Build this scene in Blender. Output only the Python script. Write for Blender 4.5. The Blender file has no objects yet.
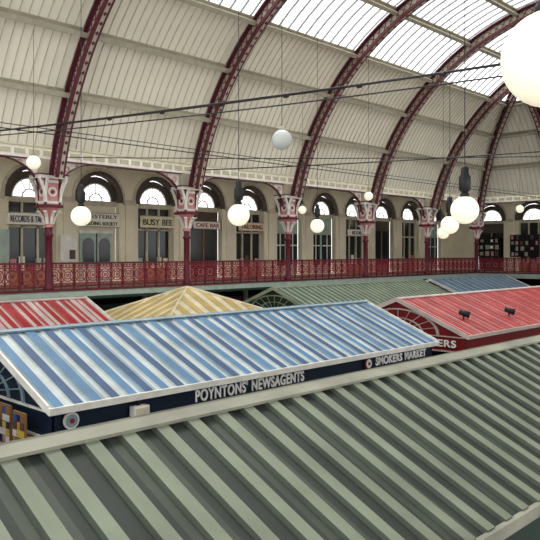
import bpy, math, random
from mathutils import Vector
random.seed(4)
E=5.55            # eye height above hall floor; heights below are relative to the eye level
FL=-5.55; GF=-1.55
YC=13.25; R=12.95; ZC=0.1
YF=26.2; YN=0.3; YW=31.0
XE=49.85; XC=XE-R; XW=54.65; X0=-11.0
BAY=7.15
COLX=[-7.35+BAY*i for i in range(8)]   # ... 42.7
C=math.cos; S=math.sin; rad=math.radians

# ---------------- materials ----------------
def mat(name,col,rough=0.6,metal=0.0,noise=0.06,nscale=3.0,emit=None,es=0.0,spec=0.4):
    m=bpy.data.materials.new(name); m.use_nodes=True
    nt=m.node_tree; b=nt.nodes['Principled BSDF']
    b.inputs['Roughness'].default_value=rough; b.inputs['Metallic'].default_value=metal
    b.inputs['Specular IOR Level'].default_value=spec
    lin=[(c/255)**2.2 for c in col]
    if noise>0:
        tc=nt.nodes.new('ShaderNodeTexCoord'); n=nt.nodes.new('ShaderNodeTexNoise')
        n.inputs['Scale'].default_value=nscale; n.inputs['Detail'].default_value=5
        nt.links.new(tc.outputs['Object'],n.inputs['Vector'])
        r=nt.nodes.new('ShaderNodeValToRGB')
        r.color_ramp.elements[0].position=0.3; r.color_ramp.elements[1].position=0.7
        r.color_ramp.elements[0].color=[max(0,c*(1-noise*3)) for c in lin]+[1]
        r.color_ramp.elements[1].color=[min(1,c*(1+noise*1.5)) for c in lin]+[1]
        nt.links.new(n.outputs['Fac'],r.inputs['Fac']); nt.links.new(r.outputs['Color'],b.inputs['Base Color'])
    else: b.inputs['Base Color'].default_value=lin+[1]
    if emit:
        b.inputs['Emission Color'].default_value=[(c/255)**2.2 for c in emit]+[1]
        b.inputs['Emission Strength'].default_value=es
    return m
M=dict(
 cream=mat('cream_board',(240,236,216),.7,noise=.03,nscale=.6),
 creamd=mat('cream_batten',(204,196,172),.7),
 purl=mat('purlin_paint',(180,176,154),.6),
 gbar=mat('glazing_bar_paint',(150,150,146),.6),
 maroon=mat('maroon_paint',(96,28,44),.45),
 plum=mat('rib_plum',(94,44,58),.5),
 pink=mat('railing_red',(146,42,54),.45),
 rose=mat('rose_paint',(170,92,94),.5),
 capr=mat('capital_rose',(206,140,136),.5),
 web=mat('web_paint',(170,162,140),.6),
 white=mat('white_paint',(232,230,220),.5),
 letter=mat('white_lettering',(252,252,248),.4,noise=0),
 teal=mat('pale_teal',(168,186,174),.5),
 wall=mat('wall_plaster',(232,224,198),.8,noise=.04,nscale=.8),
 gceil=mat('gallery_ceiling_paint',(236,232,216),.8),
 brown=mat('arch_brown',(88,78,70),.7),
 dglass=mat('dark_glass',(40,44,44),.12,noise=0),
 dgreen=mat('dark_green',(26,52,42),.5),
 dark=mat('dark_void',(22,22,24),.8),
 floor=mat('floor_tile',(110,102,92),.5,nscale=1.5),
 gfl=mat('gallery_floor',(150,124,106),.7),
 iron=mat('black_iron',(30,30,32),.5,noise=0),
 globe=mat('globe_lit',(236,232,210),.3,noise=0,emit=(255,244,214),es=.6),
 globeoff=mat('globe_unlit',(200,203,198),.25,noise=0),
 navy=mat('navy_fascia',(18,36,56),.45),
 red=mat('red_fascia',(128,30,34),.45),
 grey=mat('roof_flashing',(140,140,124),.6,noise=.1,nscale=1.3),
 wood=mat('wood',(140,104,70),.6),
 paper=mat('sign_paper',(244,240,222),.7,noise=0),
 inkg=mat('ink_green',(30,66,48),.7,noise=0), inkr=mat('ink_red',(140,40,40),.7,noise=0), inkb=mat('ink_blue',(36,46,84),.7,noise=0),
)
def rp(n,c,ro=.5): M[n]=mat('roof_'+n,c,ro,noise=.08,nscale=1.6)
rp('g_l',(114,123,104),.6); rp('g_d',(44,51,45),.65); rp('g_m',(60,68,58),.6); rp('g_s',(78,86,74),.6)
rp('b_l',(178,187,186)); rp('b_m',(64,110,146)); rp('b_d',(26,68,108)); rp('b_p',(132,153,163))
rp('r_l',(200,184,176)); rp('r_d',(166,42,46)); rp('r_m',(178,82,80)); rp('r_g',(158,140,134))
rp('y_l',(236,226,192)); rp('y_d',(208,182,118))
rp('k_l',(158,168,146)); rp('k_d',(66,92,78))
for i,c in enumerate([(190,60,50),(60,90,150),(220,190,80),(235,235,228),(90,150,90),(210,140,150),(220,140,70)]):
    M['p%d'%i]=mat('paper_%d'%i,c,.6)

# ---------------- mesh builder ----------------
class MB:
    def __init__(s): s.v=[];s.f=[];s.m=[];s.names=[];s.sm=[]
    def mi(s,n):
        if n not in s.names: s.names.append(n)
        return s.names.index(n)
    def face(s,pts,m,sm=False):
        b=len(s.v); s.v+= [tuple(p) for p in pts]; s.f.append(list(range(b,b+len(pts)))); s.m.append(s.mi(m)); s.sm.append(sm)
    def hexa(s,p,m,top=None):
        b=len(s.v); s.v+=[tuple(q) for q in p]
        for k,q in enumerate(((0,3,2,1),(4,5,6,7),(0,1,5,4),(1,2,6,5),(2,3,7,6),(3,0,4,7))):
            s.f.append([b+i for i in q]); s.m.append(s.mi(top if (top and k==1) else m)); s.sm.append(False)
    def box(s,x0,x1,y0,y1,z0,z1,m):
        s.hexa([(x0,y0,z0),(x1,y0,z0),(x1,y1,z0),(x0,y1,z0),(x0,y0,z1),(x1,y0,z1),(x1,y1,z1),(x0,y1,z1)],m)
    def mbox(s,F,u0,u1,d0,d1,z0,z1,m):
        s.hexa([F(u0,d0,z0),F(u1,d0,z0),F(u1,d1,z0),F(u0,d1,z0),F(u0,d0,z1),F(u1,d0,z1),F(u1,d1,z1),F(u0,d1,z1)],m)
    def bar(s,p,q,lat,nor,w,h,m):
        p=Vector(p);q=Vector(q);l=Vector(lat)*w/2;n=Vector(nor)*h/2
        s.hexa([p-l-n,p+l-n,p+l+n,p-l+n,q-l-n,q+l-n,q+l+n,q-l+n],m)
    def rod(s,p,q,r,m,n=6,r2=None):
        p=Vector(p);q=Vector(q);d=(q-p).normalized()
        a=d.orthogonal().normalized();b=d.cross(a); r2=r if r2 is None else r2
        base=len(s.v)
        for i in range(n):
            t=2*math.pi*i/n; o=a*C(t)+b*S(t)
            s.v.append(tuple(p+o*r)); s.v.append(tuple(q+o*r2))
        for i in range(n):
            j=(i+1)%n; s.f.append([base+2*i,base+2*j,base+2*j+1,base+2*i+1]); s.m.append(s.mi(m)); s.sm.append(n>6)
        s.f.append([base+2*i for i in range(n)][::-1]); s.m.append(s.mi(m)); s.sm.append(False)
        s.f.append([base+2*i+1 for i in range(n)]); s.m.append(s.mi(m)); s.sm.append(False)
    def lathe(s,c,prof,m,n=16):
        base=len(s.v)
        for r,z in prof:
            for i in range(n):
                t=2*math.pi*i/n; s.v.append((c[0]+r*C(t),c[1]+r*S(t),c[2]+z))
        for k in range(len(prof)-1):
            for i in range(n):
                j=(i+1)%n
                s.f.append([base+k*n+i,base+k*n+j,base+(k+1)*n+j,base+(k+1)*n+i]); s.m.append(s.mi(m)); s.sm.append(True)
    def sweep(s,pts,lats,nors,w,h,off,m):
        n=len(pts); base=len(s.v)
        for p,l,q in zip(pts,lats,nors):
            p=Vector(p);l=Vector(l)*w/2;q=Vector(q); c=p+q*off; k=q*h/2
            for o in (c-l-k,c+l-k,c+l+k,c-l+k): s.v.append(tuple(o))
        for i in range(n-1):
            for j in range(4):
                a=base+4*i+j;b=base+4*i+(j+1)%4
                s.f.append([a,b,b+4,a+4]); s.m.append(s.mi(m)); s.sm.append(False)
        s.f.append([base,base+3,base+2,base+1]);s.m.append(s.mi(m));s.sm.append(False)
        e=base+4*(n-1); s.f.append([e,e+1,e+2,e+3]);s.m.append(s.mi(m));s.sm.append(False)
    def ring(s,F,u,z,d,r0,r1,a0,a1,n,m,th=0.03):
        for i in range(n):
            t0=a0+(a1-a0)*i/n;t1=a0+(a1-a0)*(i+1)/n
            P=lambda r,t,dd:F(u+r*C(t),dd,z+r*S(t))
            s.hexa([P(r0,t0,d),P(r1,t0,d),P(r1,t1,d),P(r0,t1,d),P(r0,t0,d+th),P(r1,t0,d+th),P(r1,t1,d+th),P(r0,t1,d+th)],m)
    def done(s,name,parent=None):
        me=bpy.data.meshes.new(name); me.from_pydata([(x,y,z+E) for x,y,z in s.v],[],s.f)
        for n in s.names: me.materials.append(M[n])
        me.polygons.foreach_set('material_index',s.m); me.polygons.foreach_set('use_smooth',s.sm)
        me.update()
        o=bpy.data.objects.new(name,me); bpy.context.collection.objects.link(o)
        if parent: o.parent=parent
        return o
def text(body,loc,rot,size,m,parent=None,align='LEFT',width=None,off=.004,sp=1.0):
    cu=bpy.data.curves.new('lettering','FONT'); cu.body=body; cu.size=size; cu.extrude=0.012; cu.align_x=align
    cu.offset=off; cu.space_word=1.2; cu.space_character=sp
    cu.materials.append(M[m]); o=bpy.data.objects.new('lettering',cu)
    o.location=(loc[0],loc[1],loc[2]+E); o.rotation_euler=rot
    bpy.context.collection.objects.link(o)
    if width:
        bpy.context.view_layer.update(); o.scale.x=width/o.dimensions.x
    if parent: o.parent=parent
    return o
SIDE=lambda u,d,z:(u,YW+d,z)
END=lambda u,d,z:(XW+d,u,z)

# ---------------- floor & galleries ----------------
b=MB(); b.box(X0,XW+1,-4,YW+1,FL-.2,FL,'floor'); b.done('floor')
def gallery():
    b=MB()
    for (x0,x1,y0,y1) in ((X0,XW,YF-.15,YW),(XE-.15,XW,YN+.15,YF-.15),(X0,XW,-3.5,YN+.1)):
        b.box(x0,x1,y0,y1,GF-.12,GF,'gfl'); b.box(x0,x1,y0+.1,y1,GF-.4,GF-.12,'creamd')
    b.box(X0,XE-.15,YF-.22,YF-.15,GF-.3,GF+.02,'teal')
    b.box(X0,XE-.15,YF-.24,YF-.15,GF-.42,GF-.3,'dgreen')
    b.box(X0,XE-.15,YF-.26,YF-.15,GF-.06,GF+.03,'maroon')
    b.box(XE-.22,XE-.15,YN+.1,YF-.15,GF-.35,GF+.02,'teal')
    b.box(XE-.26,XE-.15,YN+.1,YF-.15,GF-.06,GF+.03,'maroon')
    return b.done('gallery_floor')
gallery()

# ---------------- railings ----------------
def railing(F,u0,u1):
    b=MB(); t=GF
    b.mbox(F,u0,u1,-.05,.05,t+1.04,t+1.12,'maroon'); b.mbox(F,u0,u1,-.025,.025,t+.88,t+.93,'pink')
    b.mbox(F,u0,u1,-.03,.03,t+.1,t+.16,'maroon'); b.mbox(F,u0,u1,-.02,.02,t+.24,t+.28,'pink')
    n=round((u1-u0)/.596); st=(u1-u0)/n
    for i in range(n+1):
        u=u0+i*st; w=.035 if i%2==0 else .02
        b.mbox(F,u-w,u+w,-w,w,t,t+1.06,'maroon')
        if i==n: break
        c=u+st/2; z=t+.585
        b.ring(F,c,z,-.02,.12,.175,0,2*math.pi,10,'rose',.03)
        b.ring(F,c,z,-.02,.03,.07,0,2*math.pi,6,'pink',.03)
        b.ring(F,c,z,-.02,.235,.275,0,2*math.pi,12,'pink',.03)
        for sx in (-1,1):
            for sz in (-1,1):
                p=F(c+sx*.1,0,z+sz*.1); q=F(c+sx*st/2,0,z+sz*.31)
                b.rod(p,q,.024,'pink',4)
        for k in range(4):
            uu=u+st*(k+.5)/4
            b.ring(F,uu,t+.985,-.015,.015,.05,0,2*math.pi,6,'pink',.03)
            b.mbox(F,uu-.015,uu+.015,-.01,.01,t+.16,t+.24,'pink')
    return b
railing(lambda u,d,z:(u,YF+d,z),X0,XE).done('gallery_railing')
railing(lambda u,d,z:(XE+d,u,z),YN+.3,YF-.06).done('gallery_railing')
railing(lambda u,d,z:(u,YN+d,z),X0,XE).done('gallery_railing')

# ---------------- columns ----------------
def column(x,y,axis='x'):
    b=MB(); c=(x,y,0)
    b.lathe(c,[(.3,FL),(.3,FL+.15),(.2,FL+.35),(.16,FL+.6),(.15,GF-.45),(.15,GF),(.22,GF),(.22,GF+.1),(.15,GF+.22),(.14,.6),(.19,.66),(.19,.72),(.14,.78),(.14,1.0)],'maroon',14)
    b.lathe(c,[(.2,1.0),(.2,1.06),(.16,1.12),(.2,1.4),(.34,1.72),(.4,1.8)],'capr',14)
    for k in range(8):
        t=k*math.pi/4
        d=Vector((C(t),S(t),0)); l=Vector((-S(t),C(t),0))
        p=Vector(c)
        pts=[p+d*.19+Vector((0,0,1.12)),p+d*.27+Vector((0,0,1.4)),p+d*.44+Vector((0,0,1.66)),p+d*.5+Vector((0,0,1.6))]
        b.sweep(pts,[l]*4,[d]*4,.12,.04,0,'white')
    b.box(x-.42,x+.42,y-.42,y+.42,1.78,1.9,'maroon')
    b.box(x-.3,x+.3,y-.3,y+.3,1.9,2.95,'capr')
    for sx in (-1,1):
        for sy in (-1,1):
            b.box(x+sx*.3-.04,x+sx*.3+.04,y+sy*.3-.04,y+sy*.3+.04,1.9,2.95,'plum')
    for F in (lambda u,d,z:(x+u,y-.3-d,z),lambda u,d,z:(x-.3-d,y+u,z),lambda u,d,z:(x+.3+d,y+u,z),lambda u,d,z:(x+u,y+.3+d,z)):
        b.ring(F,0,2.42,0,.13,.2,0,2*math.pi,10,'white'); b.ring(F,0,2.42,0,0,.07,0,2*math.pi,6,'plum')
        b.mbox(F,-.25,.25,0,.03,1.95,2.05,'white'); b.mbox(F,-.25,.25,0,.03,2.78,2.88,'white')
        for sx in (-1,1):
            pp=[Vector(F(sx*.3,.04,2.0)),Vector(F(sx*.36,.04,2.4)),Vector(F(sx*.5,.06,2.75)),Vector(F(sx*.62,.08,2.95))]
            nn=Vector(F(1,0,0))-Vector(F(0,0,0))
            b.sweep(pp,[Vector(F(0,1,0))-Vector(F(0,0,0))]*4,[nn]*4,.1,.1,0,'white')
    b.box(x-.62,x+.62,y-.42,y+.42,2.95,3.08,'white'); b.box(x-.5,x+.5,y-.36,y+.36,3.08,3.7,'web')
    b.box(x-.66,x+.66,y-.46,y+.46,3.08,3.13,'plum')
    for sx in (-1,1):
        pts=[];N=9
        for i in range(N):
            t=rad(90*i/(N-1)); r=1.35
            u=.45+r*1.25*(1-C(t)); z=2.5+1.2*S(t)
            pts.append((x+sx*u,y,z) if axis=='x' else (x,y+sx*u,z))
        lat=(0,1,0) if axis=='x' else (1,0,0)
        b.sweep([Vector(p) for p in pts],[lat]*N,[Vector((sx*-.7,0,.7)) if axis=='x' else Vector((0,sx*-.7,.7))]*N,.14,.05,0,'plum')
        for i in range(N-1):
            p=pts[i];q=pts[i+1]
            top=3.7
            if axis=='x': b.hexa([(p[0],y-.03,p[2]),(q[0],y-.03,q[2]),(q[0],y+.03,q[2]),(p[0],y+.03,p[2]),(p[0],y-.03,top+.01),(q[0],y-.03,top+.01),(q[0],y+.03,top+.01),(p[0],y+.03,top+.01)],'white')
            else: b.hexa([(x-.03,p[1],p[2]),(x-.03,q[1],q[2]),(x+.03,q[1],q[2]),(x+.03,p[1],p[2]),(x-.03,p[1],top+.01),(x-.03,q[1],top+.01),(x+.03,q[1],top+.01),(x+.03,p[1],top+.01)],'white')
        F=(lambda u,d,z:(x+sx*u,y-.07+d,z)) if axis=='x' else (lambda u,d,z:(x-.07+d,y+sx*u,z))
        b.ring(F,.78,3.42,0,.08,.13,0,2*math.pi,10,'capr'); b.ring(F,1.25,3.58,0,.03,.07,0,2*math.pi,8,'capr')
    return b.done('iron_column')
for x in COLX+[XE]: column(x,YF)
for x in COLX+[XE]:
    if abs(x)>1: column(x,YN)
ENDY=[YN+(YF-YN)*k/4 for k in (1,2,3)]
for y in ENDY: column(XE,y,'y')

# eaves beams
b=MB()
for F,u0,u1 in ((lambda u,d,z:(u,YF+d,z),X0,XE),(lambda u,d,z:(XE+d,u,z),YN,YF),(lambda u,d,z:(u,YN-d,z),X0,XE)):
    b.mbox(F,u0,u1,-.14,.14,3.7,4.25,'white')
    b.mbox(F,u0,u1,-.18,.18,3.68,3.73,'plum'); b.mbox(F,u0,u1,-.22,.2,4.18,4.26,'purl')
    n=int((u1-u0)/.6)
    for i in range(n):
        u=u0+(i+.5)*(u1-u0)/n
        b.mbox(F,u-.22,u+.22,-.16,-.13,3.86,4.06,'purl')
b.done('trim_eaves')
b=MB()
b.box(X0,XW,YF+.14,YW+.4,4.45,4.55,'gceil'); b.box(XE+.14,XW+.4,YN,YF+.14,4.45,4.55,'gceil')
for x in [X0+1.19*i for i in range(55)]:
    b.box(x-.06,x+.06,YF+.14,YW,4.28,4.45,'creamd')
b.done('ceiling_gallery')

# ---------------- vault ----------------
A0=rad(18.3); AG=rad(50); PUR=[rad(28),rad(39),rad(50),rad(63),rad(76)]
NB=9
b=MB()
aa=[A0+(AG-A0)*i/NB for i in range(NB+1)]
for i in range(NB):
    a1,a2=aa[i],aa[i+1]
    for sg in (1,-1):
        y1=YC+sg*R*C(a1);y2=YC+sg*R*C(a2);z1=ZC+R*S(a1);z2=ZC+R*S(a2)
        b.face([(X0,y1,z1),(XC+R*C(a1),y1,z1),(XC+R*C(a2),y2,z2),(X0,y2,z2)],'cream')
    x1=XC+R*C(a1);x2=XC+R*C(a2);z1=ZC+R*S(a1);z2=ZC+R*S(a2)
    b.face([(x1,YC-R*C(a1),z1),(x1,YC+R*C(a1),z1),(x2,YC+R*C(a2),z2),(x2,YC-R*C(a2),z2)],'cream')
def arcpts(F,a1,a2,n,rr):
    return [Vector(F(rr*C(a1+(a2-a1)*i/n),ZC+rr*S(a1+(a2-a1)*i/n))) for i in range(n+1)],[a1+(a2-a1)*i/n for i in range(n+1)]
def amax_side(x):
    return rad(90) if x<=XC else math.acos(min(1,(x-XC)/R))
x=X0+.2
while x<XE-.3:
    for sg in (1,-1):
        am=min(AG,amax_side(x))
        if am>A0+.03:
            p,al=arcpts(lambda c,z:(x,YC+sg*c,z),A0,am,7,R)
            b.sweep(p,[(1,0,0)]*8,[Vector((0,-sg*C(t),-S(t))) for t in al],.035,.035,.012,'creamd')
    x+=.3575
y=YN+.4
while y<YF:
    am=min(AG,math.acos(min(1,abs(y-YC)/R)))
    if am>A0+.03:
        p,al=arcpts(lambda c,z:(XC+c,y,z),A0,am,7,R)
        b.sweep(p,[(0,1,0)]*8,[Vector((-C(t),0,-S(t))) for t in al],.035,.035,.012,'creamd')
    y+=.3575
b.done('ceiling')
b=MB()
x=X0+.3
while x<XE-.3:
    for sg in (1,-1):
        am=min(rad(90),amax_side(x))
        if am>AG+.03:
            p,al=arcpts(lambda c,z:(x,YC+sg*c,z),AG,am,9,R)
            b.sweep(p,[(1,0,0)]*10,[Vector((0,-sg*C(t),-S(t))) for t in al],.055,.08,.02,'gbar')
    x+=.5958
y=YN+.3
while y<YF:
    am=math.acos(min(1,abs(y-YC)/R))
    if am>AG+.03:
        p,al=arcpts(lambda c,z:(XC+c,y,z),AG,am,9,R)
        b.sweep(p,[(0,1,0)]*10,[Vector((-C(t),0,-S(t))) for t in al],.055,.08,.02,'gbar')
    y+=.5958
b.done('window_skylight_bars')
b=MB()
for a in PUR:
    c=R*C(a); z=ZC+R*S(a)
    for sg in (1,-1):
        l=Vector((0,sg*-S(a),C(a))); n=Vector((0,-sg*C(a),-S(a)))
        for off,w,h,m in ((.12,.09,.24,'web'),(.26,.2,.05,'purl'),(.02,.34,.06,'web')):
            cc=Vector((0,YC+sg*c,z))+n*off
            b.bar((X0,cc.y,cc.z),(XC+c-off*C(a),cc.y,cc.z),l,n,w,h,m)
    n=Vector((-C(a),0,-S(a))); l=Vector((-S(a),0,C(a)))
    for off,w,h,m in ((.12,.09,.24,'web'),(.26,.2,.05,'purl'),(.02,.34,.06,'web')):
        cc=Vector((XC+c,0,z))+n*off
        b.bar((cc.x,YC-c,cc.z),(cc.x,YC+c,cc.z),l,n,w,h,m)
b.rod((X0,YC,ZC+R-.1),(XC,YC,ZC+R-.1),.15,'plum',8)
b.done('trim_purlins')
# ribs
def rib(F,lat,norf,a1,a2,name='roof_rib'):
    b=MB(); n=max(4,int((a2-a1)*R/.42))
    al=[a1+(a2-a1)*i/n for i in range(n+1)]
    p=[Vector(F(t)) for t in al]; nn=[Vector(norf(t)).normalized() for t in al]; L=[Vector(lat)]*(n+1)
    b.sweep(p,L,nn,.1,.55,.3,'web')
    b.sweep(p,L,nn,.34,.07,.6,'plum'); b.sweep(p,L,nn,.4,.07,.04,'plum')
    b.sweep(p,L,nn,.15,.01,.638,'purl')
    for s in (-1,1):
        b.sweep([q+L[0]*s*.15 for q in p],L,nn,.05,.08,.53,'maroon')
        b.sweep([q+L[0]*s*.06 for q in p],L,nn,.03,.06,.12,'plum')
    for i in range(n):
        q0,q1=p[i],p[i+1];m0,m1=nn[i],nn[i+1]
        for s in (-1,1):
            o=L[0]*s*.065
            b.bar(q0+m0*.12+o,q1+m1*.5+o,L[0],m0,.02,.045,'plum')
            b.bar(q0+m0*.5+o,q1+m1*.12+o,L[0],m0,.02,.045,'plum')
        c=(q0+q1)/2+(m0+m1)/2*.65; t=(q1-q0).normalized()
        b.face([c+t*.1,c+L[0]*.08,c-t*.1,c-L[0]*.08],'plum')
    return b.done(name)
AS=rad(13.3)
for x in COLX:
    for sg in (1,-1):
        rib(lambda t:(x,YC+sg*R*C(t),ZC+R*S(t)),(1,0,0),lambda t:(0,-sg*C(t),-S(t)),AS,amax_side(x))
for y in ENDY:
    rib(lambda t:(XC+R*C(t),y,ZC+R*S(t)),(0,1,0),lambda t:(-C(t),0,-S(t)),AS,math.acos(min(1,abs(y-YC)/R)))
for sg in (1,-1):
    def nf(t,sg=sg):
        tan=Vector((-S(t),-sg*S(t),C(t))); lat=Vector((1,-sg,0)).normalized()
        n=tan.cross(lat)
        return n if n.z<0 else -n
    rib(lambda t:(XC+R*C(t),YC+sg*R*C(t),ZC+R*S(t)),Vector((1,-sg,0)).normalized(),nf,AS,rad(88),'roof_hip_rib')

# ---------------- gallery back walls with arches ----------------
H=BAY/4; zb=GF; zt=4.5; zs=2.7; r=1.2
def bay(F,uc,h,style,b):
    b.face([F(uc-h,0,zb),F(uc-r,0,zb),F(uc-r,0,zs),F(uc-h,0,zs)],'wall')
    b.face([F(uc+r,0,zb),F(uc+h,0,zb),F(uc+h,0,zs),F(uc+r,0,zs)],'wall')
    N=12
    P=[(uc-r*C(math.pi*i/N),zs+r*S(math.pi*i/N)) for i in range(N+1)]
    for s in (-1,1):
        e=uc+s*r; b.face([F(e,0,zs),F(uc+s*h,0,zs),F(uc+s*h,0,zt),F(e,0,zt)],'wall')
    for i in range(N):
        p,q=P[i],P[i+1]
        b.face([F(p[0],0,p[1]),F(q[0],0,q[1]),F(q[0],0,zt),F(p[0],0,zt)],'wall')
        b.face([F(p[0],0,p[1]),F(q[0],0,q[1]),F(q[0],.35,q[1]),F(p[0],.35,p[1])],'brown')
    for s in (-1,1):
        e=uc+s*r; b.face([F(e,0,zb),F(e,.35,zb),F(e,.35,zs),F(e,0,zs)],'wall')
        b.mbox(F,uc+s*h-.25 if s>0 else uc-h,uc+h if s>0 else uc-h+.25,-.1,0,zb,2.45,'wall')
        b.mbox(F,uc+s*h-.34 if s>0 else uc-h,uc+h if s>0 else uc-h+.34,-.16,0,2.45,2.7,'creamd')
        b.mbox(F,e-.12 if s>0 else e-.2,e+.2 if s>0 else e+.12,-.05,.1,2.55,2.7,'brown')
    b.ring(F,uc,zs,-.07,r,r+.2,0,math.pi,14,'brown',.08)
    b.ring(F,uc,zs,-.04,r+.2,r+.36,0,math.pi,14,'creamd',.05)
    b.ring(F,uc,zs-.1,.3,.92,1.25,0,math.pi,14,'brown',.1)
    b.ring(F,uc,zs-.1,.3,.86,.93,0,math.pi,14,'white',.07)
    b.ring(F,uc,zs-.1,.32,.36,.41,0,math.pi,8,'brown',.04)
    for k in range(1,6):
        t=math.pi*k/6; b.rod(F(uc+.38*C(t),.34,zs-.1+.38*S(t)),F(uc+.9*C(t),.34,zs-.1+.9*S(t)),.022,'brown',4)
    b.mbox(F,uc-r,uc+r,.28,.42,2.35,2.62,'creamd')
    if style=='door':
        b.mbox(F,uc-r,uc+r,.36,.44,zb,2.35,'wall')
        b.mbox(F,uc-.95,uc+.95,.26,.36,zb,1.05,'teal')
        for s in (-1,1):
            b.mbox(F,uc+s*.47-.32,uc+s*.47+.32,.23,.26,-.5,.4,'dglass')
            b.ring(F,uc+s*.47,.4,.23,0,.32,0,math.pi,8,'dglass',.03)
            b.mbox(F,uc+s*.47-.32,uc+s*.47+.32,.23,.27,-1.3,-.7,'white')
        b.mbox(F,uc-.02,uc+.02,.22,.27,zb,1.0,'dark')
        b.mbox(F,uc-1.0,uc+1.0,.22,.36,.95,1.1,'white')
    elif style=='shop':
        b.mbox(F,uc-r,uc+r,.4,.44,zb,2.35,'dglass')
        b.mbox(F,uc-r,uc+r,.3,.4,zb,-.9,'wood')
        for k in (-1.15,-.4,.4,1.15): b.mbox(F,uc+k-.05,uc+k+.05,.3,.42,zb,2.35,'creamd')
        b.mbox(F,uc-r,uc+r,.3,.42,1.15,1.25,'creamd')
        random.seed(int(uc*10))
        for k in range(5):
            uu=uc-.95+k*.42; hh=random.uniform(.25,.7)
            b.mbox(F,uu,uu+.3,.36,.4,-.88,-.88+hh,random.choice(['paper','p5','teal','y_l','brown']))
    elif style=='white':
        b.mbox(F,uc-r,uc+r,.38,.44,zb,2.35,'teal')
        for k in (-.6,.6):
            b.mbox(F,uc+k-.45,uc+k+.45,.3,.38,-.9,1.2,'dglass')
            b.mbox(F,uc+k-.04,uc+k+.04,.27,.33,-.9,1.2,'white'); b.mbox(F,uc+k-.45,uc+k+.45,.27,.33,.4,.48,'white')
    else:
        b.mbox(F,uc-r,uc+r,.38,.44,zb,2.35,'brown')
        b.mbox(F,uc-1.0,uc+1.0,.3,.38,-1.4,1.6,'dglass')
        b.mbox(F,uc-.05,uc+.05,.26,.34,-1.4,1.6,'wood')
b=MB()
uc=COLX[0]+H
st={12.3:'shop',15.9:'shop',19.46:'door',23.04:'shop',26.6:'dark',30.19:'shop',33.77:'white',37.35:'white',40.9:'shop',44.5:'dark',48.1:'shop',51.65:'white'}
b.face([SIDE(X0,0,zb),SIDE(COLX[0],0,zb),SIDE(COLX[0],0,zt),SIDE(X0,0,zt)],'wall')
while uc+H<XW:
    s=min(st,key=lambda q:abs(q-uc)); bay(SIDE,uc,H,st[s] if abs(s-uc)<1 else 'shop',b); uc+=2*H
b.face([SIDE(uc-H,0,zb),SIDE(XW,0,zb),SIDE(XW,0,zt),SIDE(uc-H,0,zt)],'wall')
b.done('wall_north')
b=MB(); uc=YW-1.7-H; k=0
b.face([END(YW,0,zb),END(uc+H,0,zb),END(uc+H,0,zt),END(YW,0,zt)],'wall')
while uc-H>-3.5:
    bay(END,uc,H,['dark','shop','dark','door'][k%4],b); uc-=2*H;k+=1
b.done('wall_east')
random.seed(4)
b=MB(); b.box(X0,XW,29.6,29.8,FL,GF-.4,'dark')
x=X0
while x<XW-4:
    b.box(x+.2,x+3.3,29.45,29.6,FL+2.3,FL+3.0,random.choice(['dgreen','navy','maroon','teal']))
    b.box(x+.3,x+3.2,29.45,29.6,FL,FL+.8,'dgreen'); b.box(x-.1,x+.1,29.4,29.6,FL,GF-.4,'creamd'); x+=BAY/2
b.box(53,53.2,-3,29.6,FL,GF-.4,'dark')
b.done('wall_ground_floor')

def sign(u,z,w,h,lines,bg='paper',tc='inkg',F=SIDE,d=-.1):
    b=MB(); b.mbox(F,u-w/2,u+w/2,d,d+.1,z-h/2,z+h/2,bg)
    for zz in (z-h/2,z+h/2): b.mbox(F,u-w/2,u+w/2,d-.02,d+.08,zz-.02,zz+.02,'web')
    o=b.done('shop_sign'); n=len(lines)
    for i,t in enumerate(lines):
        zz=z+h/2-(i+.78)*h/n; p=F(u,d-.03,zz)
        rot=(rad(90),0,0) if F is SIDE else (rad(90),0,rad(-90))
        text(t,p,rot,h/n*.78,tc,o,'CENTER',w*(.88 if len(t)>7 else .6),0)
    return o
sign(19.46,1.62,2.3,.7,['WESTERLY','BUILDING SOCIETY'],tc='inkg')
sign(23.04,1.62,2.2,.62,['BUSY BEE'],'y_l','inkg')
sign(30.19,1.55,2.1,.5,['TAILORING'],'y_l','inkr')
sign(26.6,1.55,2.0,.42,['CAFE BAR'],tc='inkr')
sign(40.9,1.4,2.1,.45,['BOOKS'],tc='inkb')
sign(15.6,1.55,2.0,.55,['RECORDS & TAPES'],tc='inkb')
def board(u,z,w,h,F=SIDE,seed=1,bg='brown'):
    random.seed(seed); b=MB(); b.mbox(F,u-w/2,u+w/2,-.16,-.11,z-h/2,z+h/2,bg)
    nx=max(1,int(w/.38)); nz=max(1,int(h/.45))
    for i in range(nx):
        for j in range(nz):
            if random.random()<.7:
                uu=u-w/2+(i+.5)*w/nx+random.uniform(-.05,.05); z2=z-h/2+(j+.5)*h/nz; a=w/nx*random.uniform(.2,.38); c=h/nz*random.uniform(.2,.4)
                b.mbox(F,uu-a,uu+a,-.18,-.16,z2-c,z2+c,random.choice(['paper','web','web','p5','teal','brown']))
    return b.done('notice_board')
board(17.67,.2,.9,1.3,seed=2,bg='white'); board(13.9,.3,1.5,1.5,seed=3,bg='teal')
board(27.7,.4,2.2,1.6,F=END,seed=5,bg='dark'); board(24.5,.5,2.4,1.8,F=END,seed=6,bg='dark'); board(21.6,.3,1.6,1.5,F=END,seed=7,bg='dark')

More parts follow.
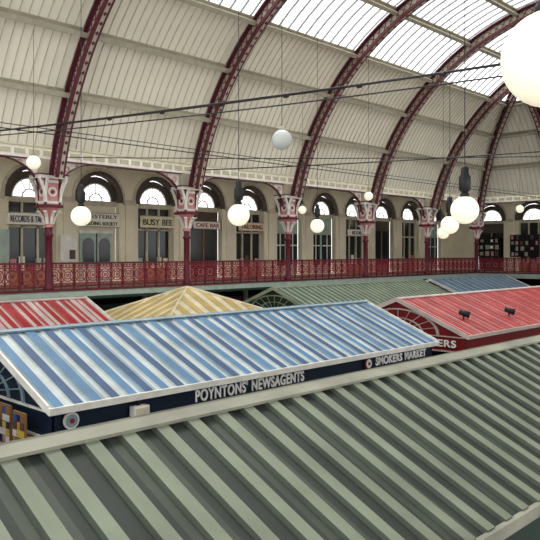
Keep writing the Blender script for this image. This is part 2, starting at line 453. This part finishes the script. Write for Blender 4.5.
# ---------------- market stalls ----------------
ZE=-2.85; ZR=-1.72
def stall(x0,x1,yr,body,raised,valley,cap,letters=(),end='white',capw=.1,per=.42,hgt=.05,name='market_stall',HW=2.8,fr=(.22,.78),side=None):
    b=MB(); n=round((x1-x0)/per); p=(x1-x0)/n
    for sg in (-1,1):
        L=math.hypot(HW,ZR-ZE); nn=Vector((0,sg*(ZR-ZE)/L,HW/L))
        r0=lambda x:Vector((x,yr,ZR)); e0=lambda x:Vector((x,yr+sg*HW,ZE))
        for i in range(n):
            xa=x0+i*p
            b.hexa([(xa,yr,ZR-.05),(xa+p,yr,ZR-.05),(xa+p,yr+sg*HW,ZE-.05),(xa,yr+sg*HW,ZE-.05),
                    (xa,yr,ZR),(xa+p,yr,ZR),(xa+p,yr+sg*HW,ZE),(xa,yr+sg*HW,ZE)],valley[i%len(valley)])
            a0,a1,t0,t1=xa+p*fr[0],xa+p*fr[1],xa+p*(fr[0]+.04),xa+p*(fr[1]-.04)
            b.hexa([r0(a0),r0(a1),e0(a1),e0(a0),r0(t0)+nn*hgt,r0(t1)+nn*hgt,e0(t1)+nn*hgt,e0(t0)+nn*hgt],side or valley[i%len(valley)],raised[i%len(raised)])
        e=yr+sg*HW
        q=Vector((0,sg*HW,ZE-ZR)).normalized()
        c=Vector((x0,yr,ZR))+q*capw/2+nn*(hgt+.02)
        b.bar(c,c+Vector((x1-x0,0,0)),q,nn,capw*1.02,.04,cap)
        b.box(x0-.03,x1+.03,min(e,e+sg*.07),max(e,e+sg*.07),ZE-.1,ZE+.03,end)
        for xx in (x0-.04,x1):
            b.hexa([(xx,yr,ZR-.08),(xx+.04,yr,ZR-.08),(xx+.04,e,ZE-.08),(xx,e,ZE-.08),(xx,yr,ZR+.08),(xx+.04,yr,ZR+.08),(xx+.04,e,ZE+.08),(xx,e,ZE+.08)],end)
        f=yr+sg*(HW-.12)
        b.box(x0+.12,x1-.12,min(f,f-sg*.08),max(f,f-sg*.08),ZE-.55,ZE-.02,body)
        b.box(x0+.1,x1-.1,min(f+sg*.03,f-sg*.08),max(f+sg*.03,f-sg*.08),ZE-.6,ZE-.54,end)
        k=max(2,round((x1-x0)/3.2))
        for i in range(k+1):
            px=x0+.2+(x1-x0-.4)*i/k
            b.box(px-.06,px+.06,f-sg*.08-.06,f-sg*.08+.06,FL,ZE-.5,body)
        b.box(x0+.2,x1-.2,min(f-sg*.1,f-sg*.6),max(f-sg*.1,f-sg*.6),FL,FL+.95,body)
        b.box(x0+.2,x1-.2,min(f,f-sg*.7),max(f,f-sg*.7),FL+.95,FL+1.0,'wood')
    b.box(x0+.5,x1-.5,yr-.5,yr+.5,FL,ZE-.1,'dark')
    for s,xx in ((-1,x0+.1),(1,x1-.1)):
        F=lambda u,d,z:(xx+s*d,yr+u,z)
        b.hexa([F(-HW+.12,-.05,ZE-.05),F(HW-.12,-.05,ZE-.05),F(HW-.12,.0,ZE-.05),F(-HW+.12,0,ZE-.05),
                F(-.05,-.05,ZR-.06),F(.05,-.05,ZR-.06),F(.05,0,ZR-.06),F(-.05,0,ZR-.06)],body)
        b.mbox(F,-HW+.12,HW-.12,-.06,.02,ZE-.55,ZE-.05,body)
        b.mbox(F,-HW+.12,HW-.12,-.02,.06,ZE-.09,ZE-.05,end); b.mbox(F,-HW+.12,HW-.12,-.02,.05,ZE-.6,ZE-.55,end)
        G=lambda u,d,z:F(u*2.0,d,ZE-.05+z)
        for r0_,r1_ in ((.8,.85),(.5,.53),(.2,.24)): b.ring(G,0,0,.0,r0_,r1_,0,math.pi,16,cap,.04)
        for kx in range(1,10):
            t=math.pi*kx/10; b.rod(G(.22*C(t),.02,.22*S(t)),G(.8*C(t),.02,.8*S(t)),.018,cap,4)
        b.mbox(F,-HW+.2,HW-.2,-.12,-.06,FL,FL+1.0,body)
        for px in (-.95,.95): b.mbox(F,px-.06,px+.06,-.1,0,FL,ZE-.5,body)
    o=b.done(name)
    for t,loc,rot,size,m,w in letters: text(t,loc,rot,size,m,o,'LEFT',w,.008,1.12)
    return o
RX=(rad(90),0,0); RG=(rad(90),0,rad(-90))
yA,yB,yC_=5.8,14.45,23.1
fB=yB-2.8+.12-.035
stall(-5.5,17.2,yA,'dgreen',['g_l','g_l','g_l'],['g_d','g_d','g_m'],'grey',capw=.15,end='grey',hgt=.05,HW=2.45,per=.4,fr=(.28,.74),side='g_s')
stall(6.28,19.56,yB,'navy',['b_m','b_d'],['b_l','b_l','b_p'],'b_p',end='white',per=.4,hgt=.035,fr=(.18,.76),letters=[
  ("POYNTONS' NEWSAGENTS",(9.75,fB,ZE-.4),RX,.35,'letter',3.55),
  ("SMOKERS MARKET",(16.4,fB,ZE-.38),RX,.31,'letter',2.65)])
stall(21.5,35.2,yB,'red',['r_d','r_d','r_m'],['r_g','r_l'],'r_l',end='r_l',hgt=.035,fr=(.12,.76),side='r_m',letters=[("BAKERS",(21.53,13.7,ZE-.42),RG,.34,'letter',1.6)])
stall(37,47,yB,'dgreen',['k_l'],['k_d'],'k_l')
stall(.5,13.9,yC_,'red',['r_d','r_d','r_l','r_d'],['r_m','r_l'],'r_l',hgt=.03)
stall(24,37,yC_,'dgreen',['k_d'],['k_l'],'k_l',end='k_l',hgt=.03,fr=(.2,.7))
stall(38,48.2,yC_,'navy',['b_m','b_d'],['b_l','b_p'],'b_p',hgt=.03,fr=(.12,.78))
stall(-8,4.6,yB,'dgreen',['k_l'],['k_d'],'k_l')
stall(18.8,34,yA,'navy',['b_m','b_l'],['b_p'],'b_p')
# hipped yellow stall
b=MB(); xa,xb=15.3,22.3; ya,yb=20.3,25.9; ap=Vector((18.75,yC_,-1.5)); zc=ZE
cor=[Vector((xa,ya,zc)),Vector((xb,ya,zc)),Vector((xb,yb,zc)),Vector((xa,yb,zc))]
for i in range(4):
    p,q=cor[i],cor[(i+1)%4]; n=20
    nrm=(q-p).cross(ap-p).normalized()
    for k in range(n):
        u=p+(q-p)*k/n; w=p+(q-p)*(k+1)/n
        def top(pt):
            f=(pt-p).length/(q-p).length; f2=min(f,1-f)*2
            mid=(p+q)/2; return pt+(ap-mid)*f2
        m='y_d' if k%2 else 'y_l'
        b.face([u,w,top(w),top(u)],m)
        if k%2:
            hh=nrm*.03; b.hexa([u,w,top(w),top(u),u+hh,w+hh,top(w)+hh,top(u)+hh],m)
    b.rod(p+Vector((0,0,.03)),ap+Vector((0,0,.03)),.05,'y_l',6)
b.box(xa+.1,xb-.1,ya+.1,yb-.1,ZE-.55,ZE-.02,'y_d'); b.box(xa+.02,xb-.02,ya+.02,yb-.02,ZE-.06,ZE,'white')
for px in (xa+.2,xb-.2,(xa+xb)/2):
    for py in (ya+.2,yb-.2): b.box(px-.06,px+.06,py-.06,py+.06,FL,ZE-.5,'y_d')
b.box(xa+.3,xb-.3,ya+.3,yb-.3,FL,FL+.95,'wood')
b.done('market_stall')

b=MB(); b.box(8.05,8.4,fB-.2,fB-.02,ZE-.42,ZE-.22,'white'); b.box(8.08,8.37,fB-.22,fB-.2,ZE-.39,ZE-.25,'creamd')
b.box(8.2,8.25,fB-.1,fB,ZE-.22,ZE-.12,'iron'); b.done('ventilation_box')
for (x,y) in ((23.0,12.6),(26.2,12.4)):
    z=ZR-(yB-y)/2.8*(ZR-ZE)+.035
    b=MB(); b.rod((x,y,z),(x,y,z+.14),.03,'iron'); b.rod((x-.1,y+.12,z+.28),(x+.1,y-.18,z+.16),.09,'iron',10,.13); b.done('spotlight')
# magazine and poster display at the newsagent's end
random.seed(9); b=MB(); b.box(6.2,6.34,12.0,16.9,FL+.9,ZE-.62,'wood')
for i in range(11):
    for j in range(4):
        y=12.1+i*.43; z=FL+.95+j*.3
        b.hexa([(6.08,y,z),(6.08,y+.34,z),(6.12,y+.34,z),(6.12,y,z),(6.16,y,z+.26),(6.16,y+.34,z+.26),(6.2,y+.34,z+.26),(6.2,y,z+.26)],'p%d'%random.randrange(7))
for (y,w,z1,h) in ((12.15,.5,ZE-.12,.5),(12.75,.85,ZE-.06,.75),(13.7,.7,ZE-.1,.6),(14.5,.8,ZE-.08,.7),(15.4,.6,ZE-.1,.5)):
    b.box(6.07,6.11,y,y+w,z1-h,z1,'wood')
    nx=max(2,int(w/.14)); nz=max(2,int(h/.14))
    for i in range(nx):
        for j in range(nz):
            yy=y+.03+(w-.06)*i/nx; zz=z1-h+.03+(h-.06)*j/nz
            b.box(6.055,6.07,yy,yy+(w-.06)/nx*random.uniform(.8,1),zz,zz+(h-.06)/nz*random.uniform(.8,1),random.choice(['wood','inkb','p5','brown','wood','brown','p2','p6','p1','p3']))
b.done('magazine_display')
for x in (6.75,16.0):
    b=MB(); b.rod((x,fB-.01,ZE-.28),(x,fB-.05,ZE-.28),.16,'white' if x<10 else 'red',20); b.rod((x,fB-.05,ZE-.28),(x,fB-.07,ZE-.28),.12,'b_p' if x<10 else 'p3',20); b.rod((x,fB-.07,ZE-.28),(x,fB-.08,ZE-.28),.05,'inkr',10); b.done('round_badge')

# ---------------- lamps ----------------
def lamp(x,y,z,r=.25,lit=True,fit=True):
    b=MB(); prof=[(max(.001,r*S(math.pi*i/16)),-r*C(math.pi*i/16)) for i in range(17)]
    b.lathe((x,y,z),prof,'globe' if lit else 'globeoff',24)
    b.lathe((x,y,z),[(.001,r-.02),(r*.36,r-.03),(r*.3,r+.04),(.05,r+.07),(.03,r+.1)],'iron' if fit else 'web',12)
    zt_=ZC+math.sqrt(max(1,R*R-(y-YC)**2))-.05
    if fit: b.lathe((x,y,z),[(.04,r+.06),(.07,r+.08),(.105,r+.12),(.105,r+.34),(.07,r+.4),(.07,r+.5),(.02,r+.54)],'iron',12)
    b.rod((x,y,z+r+.05),(x,y,zt_),.008,'iron',5)
    return b.done('globe_pendant_lamp')
lamp(3.9,1.6,1.08,.27)
for p in ((11.4,6.22,.75),(17.4,9.95,.75),(25.7,15,.79),(10.9,11.58,.84),(9.26,15.58,.9),(19.1,16.2,.93)): lamp(*p)
lamp(12.06,23.5,3.2,.25,True,False); lamp(13.1,12.3,2.88,.26,False,False)
lamp(26.2,23.2,2.1,.2,True,False); lamp(28.6,20.9,2.8,.22,True,False); lamp(43.4,19.8,2.76,.25,True,False)

# cables
b=MB()
def cable(p,q,sag,r=.018,n=14):
    p=Vector(p);q=Vector(q);pts=[p+(q-p)*i/n-Vector((0,0,sag*4*(i/n)*(1-i/n))) for i in range(n+1)]
    for i in range(n): b.rod(pts[i],pts[i+1],r,'iron',5)
    return pts
cable((8.8,YF,3.95),(14.9,YN,3.95),.2,.03); cable((8.5,YF,3.8),(14.9,YN,3.7),.25,.018); cable((8.0,YF,3.7),(15.3,YN,3.95),.1,.018)
cable((X0,20.0,3.7),(XE,20.0,3.7),.05,.018,20); cable((X0,20.3,3.95),(XE,20.3,3.95),.1,.014,20)
cable((21.25,YF,3.9),(28.4,YN,3.9),.2,.026); cable((14.1,YF,3.85),(35.5,YN,3.85),.2,.018)
for i in range(1,14):
    t=i/14; p=Vector((8.8,YF,3.95)).lerp(Vector((14.9,YN,3.95)),t)-Vector((0,0,.8*t*(1-t)))
    b.rod(p-Vector((0,.06,.02)),p+Vector((0,.06,-.02)),.05,'iron',6)
b.done('overhead_cables')

# ---------------- world, sun, camera ----------------
w=bpy.data.worlds.new('overcast_sky'); bpy.context.scene.world=w; w.use_nodes=True
bg=w.node_tree.nodes['Background']; bg.inputs['Color'].default_value=(.97,.98,1,1); bg.inputs['Strength'].default_value=2.3
sn=bpy.data.lights.new('sun','SUN'); sn.energy=1.8; sn.angle=rad(20); sn.color=(1,.96,.88)
so=bpy.data.objects.new('sun',sn); so.rotation_euler=(rad(-20),rad(20),0); so.location=(20,10,40); bpy.context.collection.objects.link(so)
cd=bpy.data.cameras.new('camera'); cam=bpy.data.objects.new('camera',cd); bpy.context.collection.objects.link(cam)
cd.sensor_width=36; cd.sensor_fit='HORIZONTAL'; cd.lens=36*700/540
cd.shift_y=-18/540; cd.clip_start=.05; cd.clip_end=300
th=44.17
cam.location=(0,0,E); cam.rotation_euler=(rad(90),0,rad(th-90))
bpy.context.scene.camera=cam
bpy.context.scene.view_settings.view_transform='Standard'
